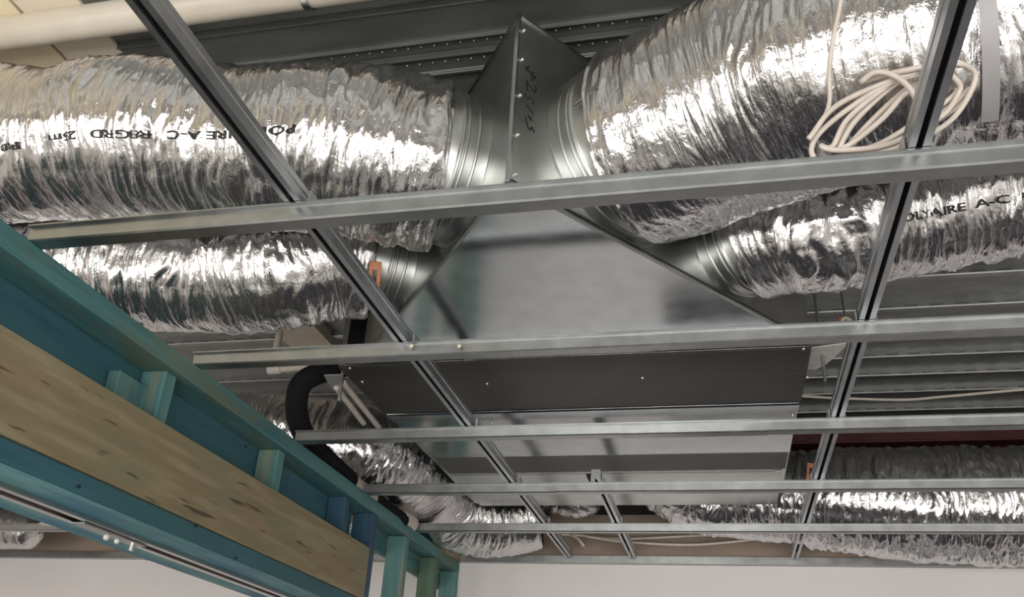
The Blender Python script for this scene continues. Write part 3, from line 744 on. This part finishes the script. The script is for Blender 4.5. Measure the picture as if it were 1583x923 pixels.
# insulated refrigerant pipe bending down along the frame
ins = thing('insulated_pipe', (-1.3, 2.8, .86), 'black foam insulated pipe bending from the unit down along the timber frame', 'pipe')
pts = [tuple(U(x, y, z)) for x, y, z in [(545, 563, 2.90), (518, 570, 2.88), (488, 579, 2.85), (467, 592, 2.83), (459, 614, 2.83), (460, 645, 2.86), (472, 675, 2.92), (500, 706, 3.04), (540, 743, 3.22)]]
C = catmull(pts, .012); MB().tube(C, .036, 20).build('foam_sleeve', 'black', ins, smooth=True)
pts2 = [tuple(U(x, y, z)) for x, y, z in [(538, 741, 3.21), (552, 754, 3.28), (574, 772, 3.39)]]
MB().tube(catmull(pts2, .012), .0345, 20).build('joint_tape', 'white_tape', ins, smooth=True)['label'] = 'off white joint tape'
pts3 = [tuple(U(x, y, z)) for x, y, z in [(572, 770, 3.38), (598, 790, 3.52), (620, 805, 3.64)]]
MB().tube(catmull(pts3, .012), .0365, 20).build('foam_sleeve', 'black', ins, smooth=True)
pts4 = [tuple(U(x, y, z)) for x, y, z in [(618, 802, 3.63), (629, 806, 3.70), (636, 811, 3.74)]]
MB().tube(catmull(pts4, .012), .035, 20).build('joint_tape', 'white_tape', ins, smooth=True)['label'] = 'off white joint tape'

# drain pipe with riser, and pale board, left of the unit
dp = thing('drain_pipe', tuple(PZ(420, 572, 1.25)), 'short white drain pipe with an upright riser left of the air conditioner', 'pipe')
a = U(416, 572, 3.05); b = U(482, 566, 3.0)
MB().cyl(a + (b - a) * .22, b, .0125, 16).build('pipe', 'pvc', dp, smooth=True, angle=.8)
MB().cyl(a, a + (b - a) * .30, .0165, 16).build('end_cap', 'cable_grey', dp, smooth=True, angle=.8)
q = U(418, 560, 3.06); MB().cyl(a + (b - a) * .08, a + (b - a) * .08 + V([0, 0, .15]), .013, 16).build('riser', 'pvc', dp, smooth=True, angle=.8)
pk = MB().box(-1.745, -1.552, 2.78, 3.19, 1.495, ZD)
tag(pk.build('packing_board', 'packer', bevel=.002), 'pale board fixed under the deck behind the lower left foil duct', 'board')
# red oxide beam along the back wall
bmr = MB(); ya, yb_ = YB - .10, YB + .06
bmr.box(.30, XR, ya, yb_, 1.385, 1.393); bmr.box(.30, XR, ya, yb_, 1.467, 1.475); bmr.box(.30, XR, ya + .06, ya + .068, 1.392, 1.468)
tag(bmr.build('steel_beam', 'oxide', bevel=.002), 'dark red oxide steel beam along the top of the back wall', 'beam', kind='thing')

# cable with connectors in the next room
nc = thing('wired_connector', tuple(PY(100, 820, 3.5)), 'thin white cable with plug connectors in the next room under the frame', 'cable')
P = lambda x, y: PY(x, y, 3.5)
MB().tube(catmull([tuple(P(x, y)) for x, y in [(60, 809), (90, 815), (118, 823), (135, 826)]], .01), .0032, 8).build('wire', 'cable', nc, smooth=True)
MB().ball(P(67, 808), .012, 10).build('plug', 'cable', nc, smooth=True)
MB().cyl(P(124, 824), P(147, 828), .0075, 12).build('plug', 'cable', nc, smooth=True)
rd = MB().cyl(PY(200, 849, 3.0), PY(229, 863, 3.0), .010, 10)
tag(rd.build('short_rod', 'galv', smooth=True, angle=.8), 'short grey metal rod just below the door track near the back wall', 'rod')

# ================================================================== LIGHT
w = bpy.data.worlds.new('world'); sc.world = w; w.use_nodes = True
w.node_tree.nodes['Background'].inputs[0].default_value = (.9, .95, 1.0, 1)
w.node_tree.nodes['Background'].inputs[1].default_value = .3
WINRAD = 6.8
for i, (a, b) in enumerate(WIN):
    l = bpy.data.lights.new('window_daylight', 'AREA'); l.shape = 'RECTANGLE'; l.size = b - a - .1; l.size_y = WZ1 - WZ0 - .1
    l.energy = WINRAD * math.pi * l.size * l.size_y; l.color = (1.0, .965, .92)
    o = bpy.data.objects.new('window_daylight', l); col.objects.link(o)
    o.location = ((a + b) / 2, YF - .09, (WZ0 + WZ1) / 2 + CAMZ); o.rotation_euler = (math.radians(90), 0, 0)
